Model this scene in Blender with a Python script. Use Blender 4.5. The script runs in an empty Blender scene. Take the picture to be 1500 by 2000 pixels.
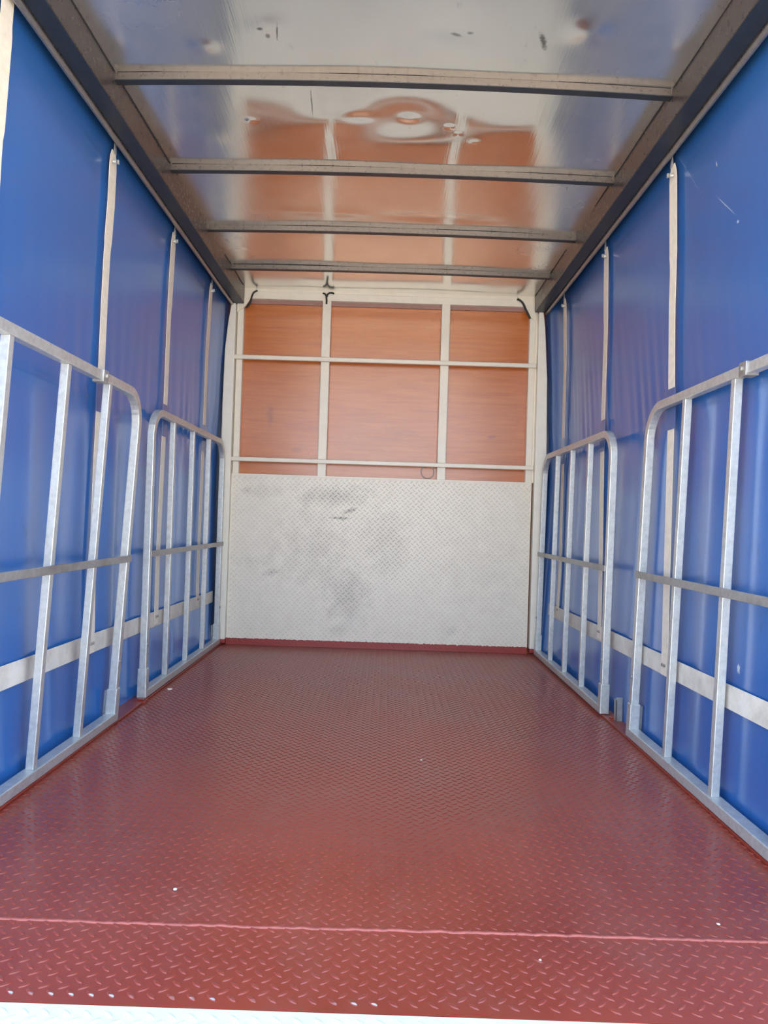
import bpy, math, random
import numpy as np
from mathutils import Matrix, Vector

random.seed(7)
rng = np.random.RandomState(7)
sc = bpy.context.scene
col = sc.collection

# ------------------------------------------------------------------ camera
def cam_axes(yaw, pitch, roll):
    cy, sy, cp, sp, cr, sr = (math.cos(yaw), math.sin(yaw), math.cos(pitch),
                              math.sin(pitch), math.cos(roll), math.sin(roll))
    f = Vector((sy*cp, cy*cp, sp)); r0 = Vector((cy, -sy, 0)); u0 = r0.cross(f)
    return r0*cr + u0*sr, u0*cr - r0*sr, f
R_, U_, F_ = cam_axes(-.003, .0121, .0316)
cd = bpy.data.cameras.new('camera')
cd.sensor_fit = 'VERTICAL'; cd.sensor_height = 36.0; cd.lens = 1400/2000*36
cd.clip_start = 0.02
cam = bpy.data.objects.new('camera', cd); col.objects.link(cam)
M_ = Matrix((R_, U_, -F_)).transposed().to_4x4()
M_.translation = Vector((.0192, -4.4195, .7892))
cam.matrix_world = M_
sc.camera = cam

# ------------------------------------------------------------------ light
w = bpy.data.worlds.new('sky'); sc.world = w; w.use_nodes = True
nt = w.node_tree; nt.nodes.clear()
wo = nt.nodes.new('ShaderNodeOutputWorld'); bg = nt.nodes.new('ShaderNodeBackground')
tc = nt.nodes.new('ShaderNodeTexCoord'); sx = nt.nodes.new('ShaderNodeSeparateXYZ')
rp = nt.nodes.new('ShaderNodeValToRGB')
nt.links.new(tc.outputs['Generated'], sx.inputs[0]); nt.links.new(sx.outputs['Z'], rp.inputs[0])
rp.color_ramp.elements[0].position = 0.0; rp.color_ramp.elements[0].color = (.93, .96, 1.0, 1)
rp.color_ramp.elements[1].position = 0.6; rp.color_ramp.elements[1].color = (.46, .68, .98, 1)
nt.links.new(rp.outputs[0], bg.inputs['Color']); bg.inputs['Strength'].default_value = 1.5
nt.links.new(bg.outputs[0], wo.inputs[0])
sun = bpy.data.lights.new('sun', 'SUN'); sun.energy = 8.0; sun.angle = math.radians(1.0)
sun.color = (1.0, .88, .70)
so = bpy.data.objects.new('sun', sun); col.objects.link(so)
so.rotation_euler = Vector((.55, -.42, -.75)).to_track_quat('-Z', 'Y').to_euler()
sc.view_settings.view_transform = 'Standard'; sc.view_settings.look = 'None'
sc.view_settings.gamma = 1; sc.view_settings.use_curve_mapping = False
sc.view_settings.exposure = 1.68

# ------------------------------------------------------------------ helpers
class MB:
    """collects vertices and faces for one mesh object"""
    def __init__(s): s.v = []; s.f = []
    def add(s, vs, fs):
        n = len(s.v); s.v += [tuple(p) for p in vs]; s.f += [tuple(i+n for i in f) for f in fs]
    def box(s, a, b, bev=0.0):
        (x0, y0, z0), (x1, y1, z1) = a, b
        x0, x1 = sorted((x0, x1)); y0, y1 = sorted((y0, y1)); z0, z1 = sorted((z0, z1))
        s.add([(x0,y0,z0),(x1,y0,z0),(x1,y1,z0),(x0,y1,z0),(x0,y0,z1),(x1,y0,z1),(x1,y1,z1),(x0,y1,z1)],
              [(0,3,2,1),(4,5,6,7),(0,1,5,4),(1,2,6,5),(2,3,7,6),(3,0,4,7)])
    def sweep(s, pts, prof, up=None, closed_prof=True, cap=True):
        """profile (list of (a,b)) swept along pts; a along side vector, b along 'up'"""
        pts = [Vector(p) for p in pts]; n = len(pts); k = len(prof); base = len(s.v)
        for i, p in enumerate(pts):
            t = (pts[min(i+1, n-1)] - pts[max(i-1, 0)]).normalized()
            upv = Vector(up) if up else Vector((0, 0, 1))
            side = t.cross(upv).normalized(); u2 = side.cross(t).normalized()
            sc_ = 1.0
            for a, b in prof: s.v.append(tuple(p + side*a + u2*b))
        for i in range(n-1):
            for j in range(k if closed_prof else k-1):
                a = base+i*k+j; b = base+i*k+(j+1) % k
                s.f.append((a, b, b+k, a+k))
        if cap and closed_prof:
            s.f.append(tuple(base+j for j in range(k))[::-1]); s.f.append(tuple(base+(n-1)*k+j for j in range(k)))
    def tube(s, pts, r, seg=10, up=None):
        s.sweep(pts, [(r*math.cos(2*math.pi*i/seg), r*math.sin(2*math.pi*i/seg)) for i in range(seg)], up)
    def prism(s, poly, axis, a, b):
        """poly of 2-D points extruded along axis from a to b"""
        def P(p, t):
            return {0: (t, p[0], p[1]), 1: (p[0], t, p[1]), 2: (p[0], p[1], t)}[axis]
        n = len(poly)
        s.add([P(p, a) for p in poly]+[P(p, b) for p in poly],
              [tuple(range(n))[::-1], tuple(range(n, 2*n))]+[(i, (i+1) % n, n+(i+1) % n, n+i) for i in range(n)])
    def build(s, name, mat, parent=None, smooth=False, bevel=0.0, warp=None, mod=None):
        vs = [warp(Vector(p)) for p in s.v] if warp else s.v
        me = bpy.data.meshes.new(name); me.from_pydata([tuple(p) for p in vs], [], s.f)
        me.materials.append(mat); me.update()
        import bmesh
        b = bmesh.new(); b.from_mesh(me); bmesh.ops.recalc_face_normals(b, faces=b.faces); b.to_mesh(me); b.free()
        if smooth: me.polygons.foreach_set('use_smooth', [True]*len(me.polygons))
        o = bpy.data.objects.new(name, me); col.objects.link(o)
        if parent: o.parent = parent; o.matrix_parent_inverse = parent.matrix_world.inverted()
        if bevel:
            m = o.modifiers.new('bevel', 'BEVEL'); m.width = bevel; m.segments = 2; m.limit_method = 'ANGLE'
            m.angle_limit = math.radians(40)
        return o

def tag(o, label, cat, group=None):
    o['label'] = label; o['category'] = cat
    if group: o['group'] = group
    return o
def struct(o): o['kind'] = 'structure'; return o
def thing(name, loc, label, cat, group=None):
    o = bpy.data.objects.new(name, None); col.objects.link(o); o.location = loc
    o.matrix_world = Matrix.Translation(loc); o.empty_display_size = .05
    return tag(o, label, cat, group)

def grid_obj(name, P, mat, parent=None, smooth=True, flip=False):
    """P: (m,n,3) array of points -> grid mesh"""
    m, n, _ = P.shape
    me = bpy.data.meshes.new(name)
    i = np.arange((m-1)*(n-1)); a = (i//(n-1))*n + i % (n-1)
    q = np.stack([a, a+1, a+n+1, a+n], 1)
    if flip: q = q[:, ::-1]
    me.vertices.add(m*n); me.vertices.foreach_set('co', P.reshape(-1).astype(np.float32))
    me.loops.add(len(q)*4); me.loops.foreach_set('vertex_index', q.reshape(-1).astype(np.int32))
    me.polygons.add(len(q)); me.polygons.foreach_set('loop_start', (np.arange(len(q))*4).astype(np.int32))
    me.polygons.foreach_set('use_smooth', [smooth]*len(q))
    me.materials.append(mat); me.update(calc_edges=True)
    o = bpy.data.objects.new(name, me); col.objects.link(o)
    if parent: o.parent = parent; o.matrix_parent_inverse = parent.matrix_world.inverted()
    return o

# ------------------------------------------------------------------ materials
class NT:
    def __init__(s, name):
        s.m = bpy.data.materials.new(name); s.m.use_nodes = True; s.t = s.m.node_tree
        s.b = s.t.nodes['Principled BSDF']; s.tc = s.t.nodes.new('ShaderNodeTexCoord')
    def n(s, ty, **kw):
        x = s.t.nodes.new(ty)
        for k, v in kw.items():
            if k in x.inputs.keys() if isinstance(k, str) else False: x.inputs[k].default_value = v
            else: setattr(x, k, v)
        return x
    def l(s, a, b): s.t.links.new(a, b)
    def geo(s):
        g = s.t.nodes.new('ShaderNodeNewGeometry'); return g.outputs['Position']
    def noise(s, scale, detail=3, rough=.5, stretch=(1, 1, 1), coord=None, dist=0):
        mp = s.t.nodes.new('ShaderNodeMapping'); mp.inputs['Scale'].default_value = stretch
        s.l(coord or s.geo(), mp.inputs['Vector'])
        x = s.t.nodes.new('ShaderNodeTexNoise'); x.inputs['Scale'].default_value = scale
        x.inputs['Detail'].default_value = detail; x.inputs['Roughness'].default_value = rough
        x.inputs['Distortion'].default_value = dist
        s.l(mp.outputs[0], x.inputs['Vector']); return x.outputs['Fac']
    def ramp(s, fac, stops):
        r = s.t.nodes.new('ShaderNodeValToRGB'); e = r.color_ramp.elements
        while len(e) < len(stops): e.new(.5)
        for i, (p, c) in enumerate(stops):
            e[i].position = p
            e[i].color = (c, c, c, 1) if isinstance(c, (int, float)) else (*c, 1)
        s.l(fac, r.inputs[0]); return r.outputs[0]
    def math(s, op, a, b=None, c=None, clamp=False):
        x = s.t.nodes.new('ShaderNodeMath'); x.operation = op; x.use_clamp = clamp
        for i, v in enumerate((a, b, c)):
            if v is None: continue
            if isinstance(v, (int, float)): x.inputs[i].default_value = v
            else: s.l(v, x.inputs[i])
        return x.outputs[0]
    def mix(s, fac, a, b):
        x = s.t.nodes.new('ShaderNodeMix'); x.data_type = 'RGBA'
        for k, v in ((0, fac), (6, a), (7, b)):
            if isinstance(v, (int, float)): x.inputs[k].default_value = v
            elif isinstance(v, tuple): x.inputs[k].default_value = (*v, 1)
            else: s.l(v, x.inputs[k])
        return x.outputs[2]
    def bump(s, h, strength=.3, dist=.01, normal=None):
        x = s.t.nodes.new('ShaderNodeBump'); x.inputs['Strength'].default_value = strength
        x.inputs['Distance'].default_value = dist; s.l(h, x.inputs['Height'])
        if normal: s.l(normal, x.inputs['Normal'])
        return x.outputs[0]
    def xyz(s):
        x = s.t.nodes.new('ShaderNodeSeparateXYZ'); s.l(s.geo(), x.inputs[0]); return x.outputs
    def spot(s, axes, c, r, ang=0.0, soft=.4, wob=None):
        """elliptical mark: 1 inside, 0 outside, in world position along the two axes"""
        o = s.xyz(); a = s.math('SUBTRACT', o[axes[0]], c[0]); b = s.math('SUBTRACT', o[axes[1]], c[1])
        ca, sa = math.cos(ang), math.sin(ang)
        u = s.math('ADD', s.math('MULTIPLY', a, ca/r[0]), s.math('MULTIPLY', b, sa/r[0]))
        v = s.math('ADD', s.math('MULTIPLY', a, -sa/r[1]), s.math('MULTIPLY', b, ca/r[1]))
        d = s.math('SQRT', s.math('ADD', s.math('MULTIPLY', u, u), s.math('MULTIPLY', v, v)))
        if wob: d = s.math('ADD', d, s.math('MULTIPLY', s.math('SUBTRACT', wob, .5), 1.6))
        mr = s.t.nodes.new('ShaderNodeMapRange'); mr.inputs['From Min'].default_value = 1.0
        mr.inputs['From Max'].default_value = 1.0-soft; s.l(d, mr.inputs['Value']); return mr.outputs[0]
    def set(s, base=None, rough=None, metal=None, spec=None, normal=None, coat=None, coatr=None):
        for k, v in (('Base Color', base), ('Roughness', rough), ('Metallic', metal),
                     ('Specular IOR Level', spec), ('Normal', normal), ('Coat Weight', coat), ('Coat Roughness', coatr)):
            if v is None: continue
            if isinstance(v, tuple): s.b.inputs[k].default_value = (*v, 1)
            elif isinstance(v, (int, float)): s.b.inputs[k].default_value = v
            else: s.l(v, s.b.inputs[k])
        return s

def simple(name, colr, rough=.5, metal=0, var=.15, scale=30, bump=.0, spec=.5):
    m = NT(name); f = m.noise(scale, 4, .6)
    d = tuple(c*(1-var) for c in colr); e = tuple(min(1, c*(1+var)) for c in colr)
    m.set(base=m.ramp(f, [(.3, d), (.7, e)]), rough=rough, metal=metal, spec=spec)
    if bump: m.set(normal=m.bump(f, bump, .004))
    return m.m

# red oxide floor paint
RED = (.37, .062, .043)
def red_paint():
    m = NT('red_paint'); big = m.noise(2.2, 3, .5); fine = m.noise(260, 2, .6)
    c = m.mix(m.ramp(big, [(.35, 0.), (.7, 1.)]), (.235, .027, .013), (.290, .039, .019))
    dust = m.ramp(m.noise(5, 5, .65, (1, .7, 1)), [(.5, 0.), (.8, .35)])
    c = m.mix(dust, c, (.27, .095, .07))
    o = m.xyz()
    # chipped paint showing bare steel on the rear-most row of raised marks
    edge = m.math('MULTIPLY', m.math('LESS_THAN', o[1], -3.240), m.math('LESS_THAN', m.math('ABSOLUTE', m.math('ADD', o[0], .3)), .33))
    high = m.math('GREATER_THAN', o[2], .0011)
    patch = m.ramp(m.noise(9, 2, .5), [(.42, 0.), (.5, 1.)])
    chip = m.math('MULTIPLY', m.math('MULTIPLY', edge, high), patch)
    c = m.mix(chip, c, (.42, .42, .42))
    m.set(base=c, rough=m.ramp(big, [(.3, .30), (.7, .40)]), spec=.5,
          coat=.55, coatr=.22)
    m.b.inputs['Sheen Weight'].default_value = .07; m.b.inputs['Sheen Roughness'].default_value = .45
    m.b.inputs['Sheen Tint'].default_value = (.80, .70, .68, 1)
    return m.m
M = {}
M['red'] = red_paint()
M['weld'] = simple('red_weld', (.36, .085, .065), .28, 0, .2, 60, .3)
M['red_edge'] = simple('red_edge_paint', (.28, .038, .022), .3, 0, .2, 20, .1)

def white_paint(name, dirt=False, plate=False):
    m = NT(name); f = m.noise(14, 5, .65)
    c = m.ramp(f, [(.3, (.82, .76, .64)), (.7, (.88, .825, .70))])
    if dirt:
        scuff = m.ramp(m.noise(22, 6, .7, (1, 1, .6)), [(.66, 0.), (.74, .5)])
        c = m.mix(scuff, c, (.42, .39, .35))
    if plate:
        o = m.xyz(); wob = m.noise(14, 5, .65)
        smudge = [((-.30, .93), (.26, .08), .1, .7), ((-.27, .795), (.085, .013), 0, 1.4), ((-.20, .845), (.06, .016), .35, 1.4), ((-.84, .95), (.05, .03), 0, .5), ((-.68, .45), (.06, .03), .2, .8),
                  ((-.40, .60), (.30, .28), 0, .38), ((-.76, .52), (.16, .05), .1, .35), ((-.2, .33), (.18, .24), 0, .6),
                  ((.43, .12), (.05, .04), 0, .4), ((-.25, .12), (.08, .05), 0, .4), ((0.02, .66), (.2, .25), 0, .4),
                  ((.6, .5), (.28, .3), 0, .14), ((-.75, .95), (.14, .05), 0, .3)]
        tot = None
        for cc, rr, an, st in smudge:
            g = m.math('MULTIPLY', m.spot((0, 2), cc, rr, an, .9, wob), st)
            tot = g if tot is None else m.math('MAXIMUM', tot, g)
        hi = m.math('LESS_THAN', o[1], -.0160)          # dirt sits on the raised marks
        c = m.mix(m.math('MULTIPLY', hi, .25), c, (.45, .43, .38))
        c = m.mix(m.math('MULTIPLY', tot, m.math('ADD', m.math('MULTIPLY', hi, .55), .45)), c, (.28, .26, .23))
        # lower band painted red with the floor, uneven brush edge
        e = m.math('ADD', o[2], m.math('MULTIPLY', m.noise(70, 3, .6), .02))
        c = m.mix(m.math('LESS_THAN', e, .052), c, (.33, .05, .045))
    m.set(base=c, rough=.34, spec=.5, normal=m.bump(f, .05, .002))
    return m.m
M['white'] = white_paint('white_paint')
M['white_scuffed'] = white_paint('scuffed_white_paint', dirt=True)
M['plate'] = white_paint('white_tread_paint', plate=True)
def post_paint():
    m = NT('white_post_paint'); o = m.xyz(); f = m.noise(20, 4, .6)
    c = m.ramp(f, [(.3, (.84, .80, .70)), (.7, (.89, .85, .74))])
    e = m.math('ADD', o[2], m.math('MULTIPLY', m.noise(80, 3, .6), .01))
    c = m.mix(m.math('LESS_THAN', e, .042), c, (.34, .05, .045))
    m.set(base=c, rough=.35); return m.m
M['post'] = post_paint()

def galv(name, tone=.62, rough=.38, rust=0.0, tint=(1, 1, 1.0), metal=.75):
    m = NT(name); v = m.noise(55, 5, .65); big = m.noise(6, 4, .6)
    a = tuple(tone*.82*t for t in tint); b = tuple(min(1, tone*1.1*t) for t in tint)
    c = m.ramp(v, [(.3, a), (.7, b)])
    if rust:
        c = m.mix(m.ramp(big, [(.55-rust*.15, 0.), (.72, rust)]), c, (.20, .15, .12))
        c = m.mix(m.ramp(m.noise(90, 4, .7), [(.6, 0.), (.75, rust)]), c, (.16, .10, .07))
    m.set(base=c, rough=m.ramp(v, [(.3, rough-.06), (.7, rough+.08)]), metal=metal)
    if rust: m.set(normal=m.bump(v, .06, .001))
    return m.m
M['galv'] = galv('galvanised_steel', .66, .40, .12, (.97, 1, .98), .55)
M['galv_worn'] = galv('worn_galvanised_steel', .46, .45, .55, (1, 1, .97), .6)
M['alu'] = galv('roof_frame_steel', .100, .30, .0, (1.16, 1.0, .97), .5)
M['dark'] = simple('dark_blue_grey', (.020, .026, .036), .4, .0, .25, 25)  # darker blue-grey tone for the undersides of rails and beams
M['track'] = galv('curtain_track_metal', .32, .35, .1, (1.02, 1, .98), .7)
M['black'] = simple('black_rubber', (.02, .022, .022), .55)
M['gap'] = simple('dark_joint', (.03, .03, .035), .6)

def roof_metal():
    m = NT('roof_sheet_metal')
    streak = m.noise(60, 4, .6, (1, .04, 1)); blot = m.noise(3.5, 5, .6)
    c = m.ramp(blot, [(.3, (.78, .775, .735)), (.7, (.88, .875, .835))])
    c = m.mix(m.math('MULTIPLY', m.ramp(m.noise(24, 6, .75, (1, .5, 1)), [(.62, 0.), (.72, 1.)]), .35), c, (.34, .33, .31))
    wob = m.noise(60, 4, .7)
    marks = [((-.392, -2.35), (.012, .009), 0, .8), ((-.375, -2.32), (.009, .012), 0, .7), ((-.345, -2.335), (.004, .04), .15, .8),
             ((.435, -2.335), (.012, .05), -.35, .8), ((.18, -2.34), (.02, .008), .3, .6), ((.22, -2.35), (.012, .008), 0, .6),
             ((-.28, -1.98), (.003, .09), .05, .7), ((-.30, -1.5), (.12, .012), .1, .35)]
    tot = None
    for cc, rr, an, st in marks:
        g = m.math('MULTIPLY', m.spot((0, 1), cc, rr, an, .6, wob), st)
        tot = g if tot is None else m.math('MAXIMUM', tot, g)
    c = m.mix(tot, c, (.10, .09, .08))
    o = m.xyz()
    # dried splashes along both sides
    sp = m.math('MULTIPLY', m.ramp(m.noise(120, 3, .7), [(.60, 0.), (.66, .7)]),
                m.math('GREATER_THAN', m.math('ABSOLUTE', m.math('ADD', o[0], .0)), .83))
    sp = m.math('MULTIPLY', sp, m.ramp(m.noise(4, 2, .5), [(.5, 0.), (.6, 1.)]))
    c = m.mix(sp, c, (.50, .42, .30))
    # mill finish differs from sheet to sheet and is duller along both edges
    side = m.t.nodes.new('ShaderNodeMapRange'); side.inputs['From Min'].default_value = .50; side.inputs['From Max'].default_value = .60
    m.l(m.math('ABSOLUTE', m.math('SUBTRACT', o[0], .01)), side.inputs['Value'])
    bay = m.math('MULTIPLY', m.math('GREATER_THAN', o[1], -2.12), m.math('LESS_THAN', o[1], -1.55))
    rgh = m.math('ADD', m.ramp(blot, [(.35, .11), (.7, .19)]), m.math('MULTIPLY', side.outputs[0], .10))
    rgh = m.math('SUBTRACT', rgh, m.math('MULTIPLY', bay, .055))
    m.set(base=c, metal=.95, rough=rgh,
          normal=m.bump(streak, .07, .003))
    return m.m
M['roof'] = roof_metal()

def vinyl():
    m = NT('blue_vinyl'); big = m.noise(1.6, 4, .55)
    c = m.ramp(big, [(.3, (.020, .105, .345)), (.7, (.028, .130, .405))])
    wob = m.noise(120, 4, .7)
    for ax, cc, rr, an, st in ((1, (-2.25, 1.78), (.09, .0022), .75, .6), (1, (-2.20, 1.93), (.012, .004), 1.2, .8), (1, (-2.32, 1.70), (.008, .006), .2, .7),
                               (1, (-2.0, 2.0), (.2, .0015), .9, .3), (1, (-2.413, .408), (.012, .014), 0, 1.0)):
        k = m.math('MULTIPLY', m.spot((1, 2), cc, rr, an, .5, wob), st)
        c = m.mix(m.math('MULTIPLY', k, m.math('GREATER_THAN', m.xyz()[0], 0.0)), c, (.55, .62, .70))
    dirt = m.math('MULTIPLY', m.ramp(m.noise(26, 5, .7, (1, 1, .5)), [(.60, 0.), (.72, .5)]), m.math('LESS_THAN', m.xyz()[2], .85))
    c = m.mix(dirt, c, (.02, .045, .11))
    cr = m.noise(5, 1, .4, (1, 1, .28), dist=.3)
    m.set(base=c, rough=.28, spec=.8, coat=.35, coatr=.2,
          normal=m.bump(cr, .05, .02))
    tr = m.t.nodes.new('ShaderNodeBsdfTranslucent'); tr.inputs[0].default_value = (.02, .22, .85, 1)
    mx = m.t.nodes.new('ShaderNodeMixShader'); mx.inputs[0].default_value = .012
    out = m.t.nodes['Material Output']
    m.l(m.b.outputs[0], mx.inputs[1]); m.l(tr.outputs[0], mx.inputs[2]); m.l(mx.outputs[0], out.inputs[0])
    return m.m
M['vinyl'] = vinyl()
M['webbing'] = simple('cream_webbing', (.86, .79, .67), .6, 0, .08, 40, .05)
def band_mat():
    m = NT('cream_band'); f = m.noise(9, 6, .7)
    c = m.ramp(f, [(.35, (.60, .57, .50)), (.6, (.80, .77, .69))])
    m.set(base=c, rough=.55); return m.m
M['band'] = band_mat()

def wood():
    m = NT('varnished_plywood')
    g = m.noise(3.0, 8, .65, (1.0, 1, 16), dist=.5); g2 = m.noise(14, 4, .6, (.8, 1, 14)); bl = m.noise(2.2, 4, .5)
    c = m.ramp(g, [(.25, (.42, .100, .015)), (.5, (.51, .140, .022)), (.75, (.58, .175, .033))])
    c = m.mix(m.ramp(g2, [(.45, 0.), (.75, .25)]), c, (.40, .11, .03))
    wob = m.noise(20, 4, .6)
    t = None
    for cc, rr, st in (((-.72, 1.42), (.03, .08), .35), ((.66, 1.33), (.035, .012), .5), ((-.55, 1.21), (.04, .02), .3), ((.0, 1.3), (.2, .01), .25), ((.12, 1.34), (.15, .02), .2)):
        s_ = m.math('MULTIPLY', m.spot((0, 2), cc, rr, 0, .7, wob), st)
        t = s_ if t is None else m.math('MAXIMUM', t, s_)
    c = m.mix(t, c, (.14, .05, .04))
    m.set(base=c, rough=m.ramp(bl, [(.3, .26), (.7, .36)]), spec=.5, normal=m.bump(g2, .05, .002), coat=.9, coatr=.2)
    return m.m
M['wood'] = wood()
M['mauve'] = simple('mauve_brown', (.36, .20, .17), .4, 0, .08, 12)
M['worn_white'] = simple('worn_white_paint', (.70, .67, .59), .5, 0, .06, 18)
M['ground'] = simple('pale_concrete', (.66, .55, .41), .85, 0, .1, 2)
M['chip'] = simple('pale_chip', (.85, .80, .74), .6)

# ------------------------------------------------------------------ tread pattern
PITCH = .0330
def lug_points(cx, cy, sgn, n_out=10):
    L, W, Hh = .0128, .0042, .0017
    t = np.linspace(0, 2*np.pi, n_out, endpoint=False)
    u = L*np.cos(t); v = W*np.sin(t)*np.abs(np.sin(t))**.35
    a = math.radians(40)*sgn
    rings = [(1.0, -.0004), (.72, Hh*.72), (.30, Hh)]
    return u, v, a, rings
def tread_mesh(name, x0, x1, y0, y1, mat, frame, thick=.004, parent=None, phase=(0, 0), jag=0.0, skip=None):
    """flat plate with raised lens-shaped marks; frame maps (a,b,h) to world"""
    n_out = 10; V = []; Fq = []
    ia = np.arange(math.floor(x0/PITCH)-1, math.ceil(x1/PITCH)+2)
    ja = np.arange(math.floor(y0/PITCH)-1, math.ceil(y1/PITCH)+2)
    C = []
    for s_, (ox, oy) in ((1, (0, 0)), (-1, (.5, .5))):
        X, Y = np.meshgrid((ia+ox)*PITCH+phase[0], (ja+oy)*PITCH+phase[1])
        X = X.ravel(); Y = Y.ravel()
        k = (X > x0+.010) & (X < x1-.010) & (Y > y0+.009) & (Y < y1-.009)
        C.append(np.stack([X[k], Y[k], np.full(k.sum(), s_)], 1))
    C = np.concatenate(C)
    u, v, a, rings = lug_points(0, 0, 1, n_out)
    nper = n_out*3+1
    loc = []
    for sgn in (1, -1):
        ca, sa = math.cos(a*sgn), math.sin(a*sgn); pts = []
        for sc_, h in rings:
            # the ridge stays long: inner rings shrink across more than along
            uu = u*(.25+.75*sc_); vv = v*sc_
            pts.append(np.stack([uu*ca-vv*sa, uu*sa+vv*ca, np.full(n_out, h)], 1))
        pts.append(np.array([[0, 0, rings[-1][1]*1.03]]))
        loc.append(np.concatenate(pts))
    base = []
    for cx, cy, s_ in C:
        p = loc[0 if s_ > 0 else 1].copy(); p[:, 0] += cx; p[:, 1] += cy; base.append(p)
    P = np.concatenate(base)
    P = P*1.0
    lf = []
    for r in range(2):
        for i in range(n_out):
            j = (i+1) % n_out; lf.append((r*n_out+i, r*n_out+j, (r+1)*n_out+j, (r+1)*n_out+i))
    lf = np.array(lf); tri = np.array([(2*n_out+i, 2*n_out+(i+1) % n_out, 3*n_out) for i in range(n_out)])
    off = np.arange(len(C))*nper
    quads = (lf[None]+off[:, None, None]).reshape(-1, 4); tris = (tri[None]+off[:, None, None]).reshape(-1, 3)
    nb = len(P)
    bx = np.array([(x0, y0, 0), (x1, y0, 0), (x1, y1, 0), (x0, y1, 0), (x0, y0, -thick), (x1, y0, -thick), (x1, y1, -thick), (x0, y1, -thick)])
    P = np.concatenate([P, bx])
    bq = np.array([(0,1,2,3),(7,6,5,4),(4,5,1,0),(5,6,2,1),(6,7,3,2),(7,4,0,3)])+nb
    quads = np.concatenate([quads, bq])
    P = frame(P)
    me = bpy.data.meshes.new(name)
    me.vertices.add(len(P)); me.vertices.foreach_set('co', P.reshape(-1).astype(np.float32))
    li = np.concatenate([quads.reshape(-1), tris.reshape(-1)]).astype(np.int32)
    me.loops.add(len(li)); me.loops.foreach_set('vertex_index', li)
    ls = np.concatenate([np.arange(len(quads))*4, len(quads)*4+np.arange(len(tris))*3]).astype(np.int32)
    me.polygons.add(len(ls)); me.polygons.foreach_set('loop_start', ls)
    sm = np.ones(len(ls), bool); sm[len(quads)-6:len(quads)] = False
    me.polygons.foreach_set('use_smooth', sm)
    me.materials.append(mat); me.update(calc_edges=True); me.validate()
    o = bpy.data.objects.new(name, me); col.objects.link(o)
    if parent: o.parent = parent; o.matrix_parent_inverse = parent.matrix_world.inverted()
    return o

# ------------------------------------------------------------------ the setting
YB = -3.262                                    # rear edge of the red deck
floor = tread_mesh('floor', -1.035, 1.005, YB, .03, M['red'], lambda P: P, .05, phase=(.006, .012))
struct(floor)
b = MB()                                        # welded seam across the deck
pts = []; n = 160
for i in range(n+1):
    x = -.99+1.96*i/n
    pts.append((x, -3.030+.0035*math.sin(x*3)+random.uniform(-.0012, .0012), .0005+random.uniform(-.0006, .0012)))
b.sweep(pts, [(-.0045, -.002), (-.003, .0016), (0, .0026), (.003, .0014), (.0045, -.002)])
b.build('weld_seam', M['weld'], floor, smooth=True)
b = MB()                                        # ground outside, far below the load deck
b.box((-14, -16, -1.15), (14, 8, -1.10)); struct(b.build('ground', M['ground']))
b = MB()                                        # smooth red edge strips the curtains hang beside
b.box((-1.030, YB, .0012), (-.962, .0, .010)); struct(b.build('trim_1', M['red_edge'], bevel=.002))
b = MB()
b.box((.945, YB, .0012), (1.003, .0, .010)); struct(b.build('trim_2', M['red_edge'], bevel=.002))

plat = tread_mesh('tail_platform', -1.0, .97, -3.60, YB-.0015, M['worn_white'], lambda P: P+np.array([0, 0, -.001]), .05, phase=(.02, .0))
tag(plat, 'white painted tread plate tail platform beyond the red floor at the open end', 'platform')

# roof sheet: slightly arched, buckled between the beams, with a few dents
BEAMS = [-2.146, -1.557, -.966, -.430]       # rear faces of the beams
def arch_h(y): return np.interp(y, [-3.3, -2.15, -1.55, -.96, -.43, 0], [.020, .018, .012, .011, .008, .004])
def roof_z(X, Y):
    z = 2.200+arch_h(Y)*(1-(X/.9)**2)
    z = z+.0012*np.sin(X*3.1+1.0)*np.sin(Y*4.3)+.0010*np.sin(X*7.3+Y*2.0)+.0008*np.sin(Y*9+X*1.7)
    # loose wrinkles across the second bay where the sheet has buckled
    env = np.exp(-((Y+1.88)/.10)**2)
    z = z+env*(.0040*np.sin(X*6.5+.8+1.2*np.sin(X*2.1))*np.exp(-((X-.05)/.55)**2)+.0015*np.sin(X*17+Y*9)*np.exp(-((X+.05)/.35)**2))
    z = z+np.exp(-((Y+1.10-.05*X)/.035)**2)*.0026*np.sin(X*5+.4)*np.exp(-((X-.15)/.6)**2)
    for cx, cy, s1, s2, h in ((-.581, -2.273, .035, .03, .0045), (.561, -2.385, .05, .045, .0065), (-.80, -2.30, .05, .07, .004), (.80, -2.35, .05, .05, .003),
                              (.053, -1.90, .030, .022, .0042), (.203, -1.86, .013, .012, .0016), (.238, -1.82, .011, .010, .0012), (.304, -1.77, .018, .012, .0013),
                              (-.511, -1.87, .016, .013, .0018), (-.12, -1.90, .045, .025, -.0028), (.775, -1.677, .02, .014, .002), (-.36, -2.36, .05, .04, .002),
                              (-.70, -1.75, .06, .05, .002), (.15, -2.36, .09, .05, -.002)):
        z = z-h*np.exp(-((X-cx)/s1)**2-((Y-cy)/s2)**2)
    return z
xs = np.linspace(-.97, .97, 330); ys = np.linspace(-3.32, .045, 560)
XX, YY = np.meshgrid(xs, ys)
ceil = struct(grid_obj('ceiling', np.stack([XX, YY, roof_z(XX, YY)], 2), M['roof'], flip=True))
md = ceil.modifiers.new('thickness', 'SOLIDIFY'); md.thickness = .003; md.offset = 1

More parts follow.
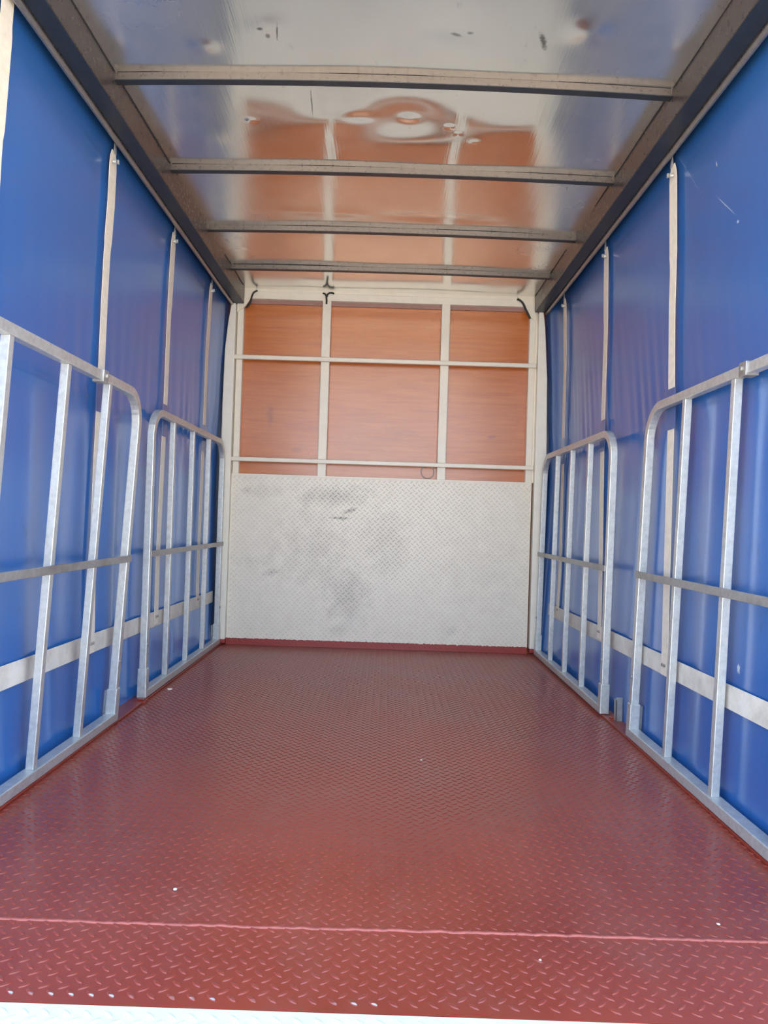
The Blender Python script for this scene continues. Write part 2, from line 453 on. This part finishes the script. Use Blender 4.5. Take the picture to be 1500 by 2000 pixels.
# ------------------------------------------------------------------ roof rails and beams
def rail(sgn, label):
    t = thing('roof_rail', (sgn*.93, -1.6, 2.1), label, 'rail', 'roof side rails')
    y0, y1 = -3.34, -.035
    o = sgn
    m = MB(); m.prism([(o*.894, 2.098), (o*.955, 2.098), (o*.955, 2.235), (o*.894, 2.235)], 1, y0, y1)
    m.build('rail_body', M['alu'], t, bevel=.0025)
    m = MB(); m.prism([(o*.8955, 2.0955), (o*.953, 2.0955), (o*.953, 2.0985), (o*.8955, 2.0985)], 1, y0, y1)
    m.build('dark_underside', M['dark'], t)  # thin layer that colours the rail underside dark
    m = MB()                                        # rolled lip of the curtain track
    prof = [(o*(.966+.011*math.cos(a)), 2.092+.011*math.sin(a)) for a in [math.pi*2*k/14 for k in range(14)]]
    m.prism(prof, 1, y0, y1); m.build('curtain_track', M['track'], t, smooth=False, bevel=.001)
    m = MB(); m.prism([(o*.955, 2.09), (o*.982, 2.115), (o*.982, 2.235), (o*.955, 2.235)], 1, y0, y1)
    m.build('track_cover', M['alu'], t)
    m = MB(); m.box((o*1.040, y0, 2.00), (o*1.052, .045, 2.24)); m.box((o*.975, y0, 2.23), (o*1.052, .045, 2.24)); m.build('light_leak_cover', M['alu'], t)  # unseen cover, added to stop light leaking in above the curtain
    m = MB(); m.box((o*.8905, y0, 2.1965), (o*.8945, y1, 2.2035)); m.build('sealant_bead', M['gap'], t)
    m = MB(); m.prism([(o*.894, 2.098), (o*.955, 2.098), (o*.955, 2.235), (o*.894, 2.235)], 1, y1, y1+.006)
    m.build('end_cap', M['alu'], t)
    return t
rail(-1, 'long grey metal roof rail above the left blue curtain')
rail(1, 'long grey metal roof rail above the right blue curtain')

def beam(y, label):
    t = thing('roof_beam', (0, y, 2.17), label, 'beam', 'arched cross beams under the metal roof')
    N = 28; xs_ = [-.8945+1.789*i/N for i in range(N+1)]
    arch = lambda x: float(arch_h(y))*(1-(x/.9)**2)
    def strip(y0, y1, z0, z1, name, mat, bev=.001):
        m = MB()
        for x in xs_:
            a = arch(x); m.v += [(x, y0, z0+a), (x, y1, z0+a), (x, y1, z1+a), (x, y0, z1+a)]
        for i in range(N):
            for j in range(4):
                p = i*4+j; q = i*4+(j+1) % 4; m.f.append((p, q, q+4, p+4))
        m.f.append((0, 1, 2, 3)); m.f.append((N*4+3, N*4+2, N*4+1, N*4))
        return m.build(name, mat, t, bevel=bev)
    strip(y, y+.030, 2.1735, 2.1970, 'beam_body', M['alu'], .002)
    strip(y-.0006, y+.0306, 2.1968, 2.2003, 'joint_line', M['gap'], 0)
    strip(y+.0008, y+.0292, 2.1712, 2.1738, 'dark_underside', M['dark'], 0)  # thin layer that colours the beam underside dark
    for sx_ in (-1, 1):
        m = MB(); m.box((sx_*.8955, y-.003, 2.176), (sx_*.885, y+.001, 2.199)); m.build('weld_spot', M['alu'], t, bevel=.001)
    return t
for y, l in zip(BEAMS, ('arched metal roof beam nearest the open end', 'second arched metal roof beam counted from the open end',
                        'third arched metal roof beam counted from the open end', 'arched metal roof beam closest to the wooden end wall')):
    beam(y, l)

# ------------------------------------------------------------------ end wall
m = MB(); m.box((-1.0, .030, -.03), (.985, .045, 2.20)); wb = struct(m.build('wall_back', M['wood']))
m = MB(); m.box((-1.075, .046, -.05), (1.065, .075, 2.27)); m.build('outer_skin', M['white'], wb)
m = MB(); m.box((-1.075, -.10, -.05), (-1.055, .046, 2.27)); m.build('side_return', M['white'], wb)
m = MB(); m.box((1.055, -.10, -.05), (1.075, .046, 2.27)); m.build('side_return', M['white'], wb)
m = MB(); m.box((-.93, .018, 2.112), (.90, .031, 2.20)); m.build('mauve_strip', M['mauve'], wb)  # mauve-brown strip showing below the top rail

plate = tread_mesh('tread_plate_panel', -.939, .907, .001, 1.045, M['plate'],
                   lambda P: np.stack([P[:, 0], -P[:, 2]-.015, P[:, 1]], 1), .012, phase=(.004, .006))
tag(plate, 'white painted tread plate panel with grey scuffs on the lower end wall', 'panel')
m = MB(); m.box((-.939, -.019, 1.040), (.907, .026, 1.052)); m.build('capping_edge', M['white_scuffed'], plate, bevel=.001)

fr = thing('end_wall_frame', (0, -.02, 1.05), 'white metal frame of posts and bars over the wooden end wall', 'frame')
for xc, wd in ((-.9165, .038), (-.386, .054), (.350, .053), (.887, .038)):
    m = MB(); m.box((xc-wd/2, -.012, 1.05), (xc+wd/2, .030, 2.15)); m.build('post', M['white_scuffed'], fr, bevel=.004)
m = MB(); m.box((-.938, -.002, 1.05), (-.9355, .03, 2.15)); m.build('side_flange', M['white'], fr)
m = MB(); m.box((.906, -.002, 1.05), (.920, .03, 2.15)); m.build('side_flange', M['white'], fr)
for z in (1.768, 1.140):
    m = MB(); m.box((-.942, -.036, z-.0130), (.913, -.0125, z+.0130))
    m.build('crossbar', M['white_scuffed'], fr, bevel=.005)
m = MB(); m.box((-.925, -.014, 2.134), (.900, .030, 2.178), .003); m.box((-.925, -.006, 2.178), (.900, .030, 2.2045))
m.build('top_rail', M['white'], fr, bevel=.003)
gl = [(-.918, 2.20), (-.822, 2.20), (-.835, 2.172), (-.862, 2.125), (-.888, 2.082), (-.938, 2.045), (-.938, 2.12), (-.92, 2.12)]
m = MB(); m.prism(gl, 1, -.022, -.0145); m.build('corner_plate', M['white'], fr, bevel=.0015)
gr = [(.890, 2.20), (.782, 2.20), (.80, 2.178), (.822, 2.14), (.850, 2.085), (.905, 2.038), (.908, 2.04), (.908, 2.12), (.892, 2.12)]
m = MB(); m.prism(gr, 1, -.022, -.0145); m.build('corner_plate', M['white'], fr, bevel=.0015)

pl = [(-.984, .012), (-.9405, .012), (-.9405, 2.095), (-.968, 2.095), (-.985, 1.98), (-1.0, 1.81), (-1.004, 1.48), (-.998, 1.05)]
m = MB(); m.prism(pl, 1, -.045, .020); lp = m.build('corner_post', M['post'], bevel=.004)
tag(lp, 'white corner post at the left end of the end wall', 'post', 'white corner posts')
pr = [(.9175, .012), (.956, .012), (.988, 1.19), (.978, 1.69), (.958, 2.0), (.945, 2.095), (.9175, 2.095)]
m = MB(); m.prism(pr, 1, -.045, .020); rpst = m.build('corner_post', M['post'], bevel=.004)
tag(rpst, 'white corner post at the right end of the end wall', 'post', 'white corner posts')

def hose(pts, label, r=.006):
    m = MB(); P = []
    p = [Vector(q) for q in pts]
    p = [p[0]]+p+[p[-1]]
    for i in range(1, len(p)-2):
        for k in range(6):
            t = k/6; a, b_, c, d = p[i-1], p[i], p[i+1], p[i+2]
            P.append(.5*((2*b_)+(-a+c)*t+(2*a-5*b_+4*c-d)*t*t+(-a+3*b_-3*c+d)*t**3))
    P.append(p[-1]); m.tube(P, r, 8, up=(0, 1, 0))
    return tag(m.build('rubber_strip', M['black'], smooth=True), label, 'rubber strip', 'black rubber strips below the roof edge')
hose([(-.815, -.028, 2.180), (-.838, -.030, 2.165), (-.850, -.030, 2.135), (-.855, -.030, 2.11), (-.868, -.028, 2.085), (-.885, -.027, 2.07)],
     'black rubber strip hanging over the upper left corner plate', .0055)
hose([(.782, -.028, 2.176), (.805, -.030, 2.165), (.822, -.030, 2.145), (.836, -.030, 2.115), (.850, -.030, 2.09), (.866, -.028, 2.058)],
     'black rubber strip hanging over the upper right corner plate', .0065)
m = MB()
for P in ([(-.412, -.020, 2.178), (-.400, -.024, 2.174), (-.391, -.024, 2.160), (-.388, -.024, 2.132), (-.389, -.022, 2.112)],
          [(-.352, -.020, 2.182), (-.372, -.024, 2.180), (-.384, -.024, 2.170), (-.388, -.024, 2.155)],
          [(-.352, -.020, 2.182), (-.345, -.022, 2.176)]):
    m.tube(P, .0055, 8, up=(0, 1, 0))
tag(m.build('rubber_strip', M['black'], smooth=True), 'black forked rubber strip at the top of the left inner post', 'rubber strip',
    'black rubber strips below the roof edge')
m = MB(); R0 = .040
m.sweep([(.268+R0*math.cos(a), .022, 1.100+R0*math.sin(a)) for a in [2*math.pi*i/40 for i in range(41)]],
        [(.003*math.cos(2*math.pi*i/8), .003*math.sin(2*math.pi*i/8)) for i in range(8)], up=(0, 1, 0), cap=False)
tag(m.build('metal_ring', M['galv_worn'], smooth=True), 'thin dull metal ring behind the lower white crossbar', 'ring')

# ------------------------------------------------------------------ side curtains
def curve(z, pts):
    return np.interp(z, [p[0] for p in pts], [p[1] for p in pts])
def base_x(sgn, z):
    if sgn < 0: return -curve(z, [(-.2, 1.022), (0, 1.024), (.6, 1.033), (1.2, 1.034), (1.7, 1.022), (2.13, 1.000)])
    return curve(z, [(-.2, 1.000), (0, 1.003), (.5, 1.018), (1.2, 1.040), (1.7, 1.026), (2.13, 1.000)])
def fold(sgn, Y, Z):
    rs = np.random.RandomState(3 if sgn < 0 else 11)
    d = np.zeros_like(Y)
    up = np.exp(-((Z-1.25)/.33)**2)*(Z > 1.19)+np.exp(-((Z-1.19)/.06)**2)*(Z <= 1.19)
    for k in range(14):                                    # fine pleats springing from the seam
        f = rs.uniform(28, 85); ph = rs.uniform(0, 6.28); lean = rs.uniform(-.12, .12)+(.18 if sgn > 0 else -.04)
        d += up*rs.uniform(.0002, .0006)*np.sin(f*(Y-lean*(Z-1.2))+ph)*(.35+.65*np.clip((Y+2.6)/2.2, 0, 1))
    low = 1/(1+np.exp((Z-1.12)/.05))*(.5+.5*np.clip(Z/.35, 0, 1))
    for k in range(9):                                     # long vertical folds behind the gates
        f = rs.uniform(9, 30); ph = rs.uniform(0, 6.28); lean = rs.uniform(-.04, .04)
        d += low*rs.uniform(.0010, .0024)*np.sin(f*(Y-lean*Z)+ph)*(1-.45*np.clip((Y+1.6)/1.3, 0, 1))
    for k in range(5):                                     # slack of the whole sheet
        d += rs.uniform(.001, .0022)*np.sin(rs.uniform(2, 5)*Y+rs.uniform(0, 6))*np.sin(rs.uniform(1, 3)*Z+rs.uniform(0, 6))
    wrap = 1/(1+np.exp(-(Y+.13)/.028)); tgt = .0075 if sgn < 0 else .034
    d += wrap*tgt
    end = np.exp(-((Y+.02)/.16)**2)                        # puckers where it wraps round the corner post
    d += end*.0012*np.sin(40*Y+3*Z)
    d += .0018*np.exp(-((Z-1.185)/.006)**2)                # seam
    for c in (2.02,):
        d += .0012*np.exp(-((Z-c-.004*np.sin(Y*3))/.004)**2)
    return -sgn*d
STRAPS = {-1: [[(2.09, -2.608), (1.5, -2.60), (1.2, -2.59), (.3, -2.60)],
               [(2.08, -1.894), (1.89, -1.876), (1.52, -1.870), (1.31, -1.861), (1.15, -1.860), (.97, -1.868), (.62, -1.874), (.32, -1.870)],
               [(2.06, -1.168), (1.74, -1.140), (1.31, -1.115), (1.15, -1.115), (.59, -1.142), (.34, -1.149)],
               [(2.08, -.469), (1.94, -.455), (1.29, -.402), (1.14, -.404), (.39, -.436)]],
          1: [[(2.07, -1.914), (1.58, -1.873), (1.32, -1.867), (1.15, -1.868), (.69, -1.904), (.34, -1.932)],
              [(2.08, -1.152), (1.81, -1.115), (1.33, -1.063), (1.15, -1.058), (.65, -1.134), (.33, -1.175)],
              [(2.08, -.392), (1.33, -.305), (1.15, -.31), (.54, -.385)]]}
def strap_y(pts, z):
    p = sorted(pts); return float(np.interp(z, [a for a, _ in p], [b_ for _, b_ in p]))
def curtain(sgn, label):
    t = thing('side_curtain', (sgn*1.02, -1.6, 0), label, 'curtain', 'blue vinyl side curtains')
    ys_ = np.linspace(-3.255, .045, 620); zs = np.linspace(-.12, 2.125, 260)
    Y, Z = np.meshgrid(ys_, zs); X = base_x(sgn, Z)+fold(sgn, Y, Z)
    grid_obj('vinyl_sheet', np.stack([X, Y, Z], 2), M['vinyl'], t, flip=(sgn < 0))
    def ribbon(name, mat, path, wid, off, along, parent=t, thick=.0016):
        """flat webbing lying on the curtain; path of (y,z)"""
        V = []
        for (y, z, dw) in path:
            for s_ in (-1, 1):
                yy, zz = (y+s_*(wid/2+dw), z) if along == 'z' else (y, z+s_*(wid/2+dw))
                x = float(base_x(sgn, zz))-sgn*off
                V.append((x, yy, zz)); V.append((x-sgn*thick, yy, zz))
        m = MB(); n = len(path); F_ = []
        for i in range(n-1):
            a = i*4; b_ = a+4
            F_ += [(a, b_, b_+2, a+2), (a+1, a+3, b_+3, b_+1), (a, a+1, b_+1, b_), (a+2, b_+2, b_+3, a+3)]
        F_ += [(0, 2, 3, 1), (n*4-4, n*4-3, n*4-1, n*4-2)]
        m.add(V, F_); return m.build(name, mat, parent, bevel=.0005)
    zb = lambda y: .300-.0115*(y+.3)
    bp = [(y, zb(y), 0) for y in np.linspace(-3.24, -.07 if sgn < 0 else -.13, 60)]
    ribbon('webbing_band', M['band'], bp, .068, .011, 'y')
    for sp in STRAPS[sgn]:
        y = strap_y(sp, 2.05)
        tw = random.uniform(-.002, .002)
        path = []
        near = sp[0][1] < -2.5
        for z in np.linspace(2.115 if near else 2.07, .285, 70):
            yy = strap_y(sp, z)
            path.append((yy, z, .004 if z > 1.75 and z < 2.03 else (-.012 if z > 2.05 and not near else 0)))
        s_ = ribbon('strap', M['webbing'], path, .056, .0145, 'z')
        s_['label'] = 'cream webbing strap'
        pz = [(strap_y(sp, z), z, 0) for z in np.linspace(1.145, 1.292, 10)]
        ribbon('strap_sleeve', M['vinyl'], pz, .078, .0170, 'z')
        if near: continue                              # its fittings lie outside the view
        xt = float(base_x(sgn, 2.06))-sgn*.018
        m = MB()                                       # hook and rivets joining strap to track
        m.prism([(y-.010, 2.062), (y+.012, 2.062), (y+.006, 2.105), (y-.004, 2.105)], 0, xt, xt-sgn*.003)
        for dy, dz in ((-.012, -.012), (.010, -.002)):
            m.tube([(xt-sgn*.001, y+dy, 2.04+dz), (xt-sgn*.012, y+dy, 2.04+dz)], .0065, 8)
            m.box((xt-sgn*.010, y+dy-.004, 2.032+dz), (xt-sgn*.014, y+dy+.004, 2.046+dz))
        m.build('hook', M['galv'], s_)
        yb, zl = path[-1][0], path[-1][1]+.035
        xb = float(base_x(sgn, zl))-sgn*.0165
        m = MB()
        for dy in (-.008, .010): m.tube([(xb, yb+dy, zl), (xb-sgn*.005, yb+dy, zl)], .0055, 8)
        m.build('rivet', M['galv_worn'], s_)
    return t
curtain(-1, 'blue vinyl side curtain with cream straps along the left side')
curtain(1, 'blue vinyl side curtain with cream straps along the right side')

# ------------------------------------------------------------------ side gates
def gate(sgn, ys_, xb, xt, h, label, tabs=(), latch=True):
    """rounded steel gate; ys_ are the five upright positions from far to near"""
    y0, y1 = ys_[0], ys_[-1]
    t = thing('side_gate', (sgn*xb, (y0+y1)/2, .012), label, 'gate', 'galvanised side gates')
    def W(p):                                       # lean outwards or inwards with height
        k = (p.z-.012)/(h-.012)
        return Vector((p.x*-sgn+sgn*(xb+(xt-xb)*k), p.y, p.z))
    # local x is towards the room
    r = .115; tw = .015
    zt = h-tw; zb_ = .012+tw
    pts = [(0, y0, zb_+.0)]
    d = -1 if y1 < y0 else 1
    pts = [(0, y0, zb_-tw), (0, y0, .3), (0, y0, zt-r)]
    for i in range(1, 9):
        a = math.pi/2*i/8; pts.append((0, y0+d*r*(1-math.cos(a)), zt-r+r*math.sin(a)))
    pts.append((0, (y0+y1)/2, zt))
    for i in range(0, 9):
        a = math.pi/2*i/8; pts.append((0, y1-d*r+d*r*math.sin(a), zt-r+r*math.cos(a)))
    pts += [(0, y1, .3), (0, y1, zb_-tw)]
    pf = [(-tw, -tw), (tw, -tw), (tw, tw), (-tw, tw)]
    m = MB(); m.sweep(pts, pf, up=(1, 0, 0)); m.build('hoop_frame', M['galv'], t, bevel=.003, warp=W)
    m = MB(); m.box((-.020, y0-d*.017, .012), (.020, y1+d*.017, .044)); m.build('bottom_rail', M['galv'], t, bevel=.003, warp=W)
    for y in ys_[1:-1]:
        m = MB(); m.box((-.012, y-.0115, .044), (.012, y+.0115, h-.030)); m.build('upright', M['galv'], t, bevel=.002, warp=W)
    zm = .618
    m = MB(); m.box((.013, y0-d*.012, zm-.0125), (.022, y1+d*.012, zm+.0125))
    mb_ = m.build('middle_bar', M['galv_worn'], t, bevel=.0015, warp=W); mb_['label'] = 'dull rusty middle bar'
    for y in (y0, y1):
        m = MB(); m.box((-.019, y-.019, .012), (.019, y+.019, .135)); m.build('foot_sleeve', M['galv'], t, bevel=.003, warp=W)
        if y in tabs:
            m = MB(); m.box((-.034, y-.002, .012), (-.019, y+.020, .125)); m.build('locating_tab', M['galv_worn'], t, bevel=.002, warp=W)
    if latch:
        yl = ys_[1]+ (ys_[0]-ys_[1])*.22 if latch is True else latch
        m = MB(); m.box((-.018, yl-.020, h-.036), (.020, yl+.020, h+.004)); m.tube([(.018, yl, h-.015), (.027, yl, h-.015)], .008, 8, up=(0, 0, 1))
        m.build('latch', M['galv_worn'], t, bevel=.002, warp=W)
    for y in (y0, y1):
        m = MB(); m.tube([(.0148, y, .235), (.019, y, .235)], .007, 8, up=(0, 0, 1))
        m.build('bolt_head', M['galv_worn'], t, warp=W)
    return t
gate(-1, [-1.745, -2.042, -2.352, -2.675, -2.995], .980, .918, 1.243, 'galvanised side gate nearest the open end on the left', (-1.745,), latch=-2.108)
gate(-1, [-.075, -.415, -.750, -1.085, -1.385], .985, .985, 1.245, 'galvanised side gate on the left closest to the end wall', (-.075,), latch=False)
gate(1, [-1.725, -2.052, -2.388, -2.715, -3.04], .965, 1.004, 1.252, 'galvanised side gate nearest the open end on the right', (-1.725,), latch=-2.454)
gate(1, [-.100, -.420, -.735, -1.055, -1.400], .955, .970, 1.212, 'galvanised side gate on the right closest to the end wall', (-.1,), latch=False)

def stake(x, y, sgn, label):
    m = MB(); m.box((x-.013, y-.010, .010), (x+.013, y-.006, .105)); m.box((x-sgn*.013, y-.010, .010), (x-sgn*.009, y+.018, .095))
    o = m.build('stake_pocket', M['galv_worn'], bevel=.001)
    return tag(o, label, 'bracket')
stake(.985, -1.505, 1, 'small worn steel angle bracket standing between the two right side gates')
def foot(x, y, label):
    m = MB(); m.box((x-.022, y-.020, .0), (x+.022, y+.020, .012)); m.box((x-.014, y-.012, .012), (x+.014, y+.012, .018))
    return tag(m.build('floor_bracket', M['red_edge'], bevel=.002), label, 'bracket', 'red floor brackets under the gate ends')
foot(-.975, -1.43, 'small red floor bracket beside the foot of the far left gate')
foot(.975, -1.475, 'small red floor bracket beside the foot of the far right gate')

# ------------------------------------------------------------------ bits lying on the floor
def bit(x, y, s, label, z=.0015):
    import bmesh
    bm = bmesh.new(); bmesh.ops.create_icosphere(bm, subdivisions=1, radius=s)
    for v in bm.verts:
        v.co = Vector((v.co.x*random.uniform(.7, 1.4), v.co.y*random.uniform(.6, 1.2), v.co.z*random.uniform(.3, .7)))
    zmin = min(v.co.z for v in bm.verts)
    for v in bm.verts: v.co += Vector((x, y, z-zmin))
    me = bpy.data.meshes.new('paint_chip'); bm.to_mesh(me); bm.free(); me.materials.append(M['chip'])
    o = bpy.data.objects.new('paint_chip', me); col.objects.link(o)
    return tag(o, label, 'chip', 'pale chips lying on the red floor')
bit(-.925, -1.20, .011, 'white chip on the floor beside the far left gate', .0)
bit(-.398, -2.909, .0045, 'white chip on the left part of the floor before the weld seam')
bit(.161, -2.041, .0045, 'tiny white chip in the middle of the floor')
bit(.710, -2.973, .0035, 'white speck on the right part of the floor before the weld seam')
bit(.324, -3.109, .0028, 'tiny white speck on the floor strip between weld seam and edge')
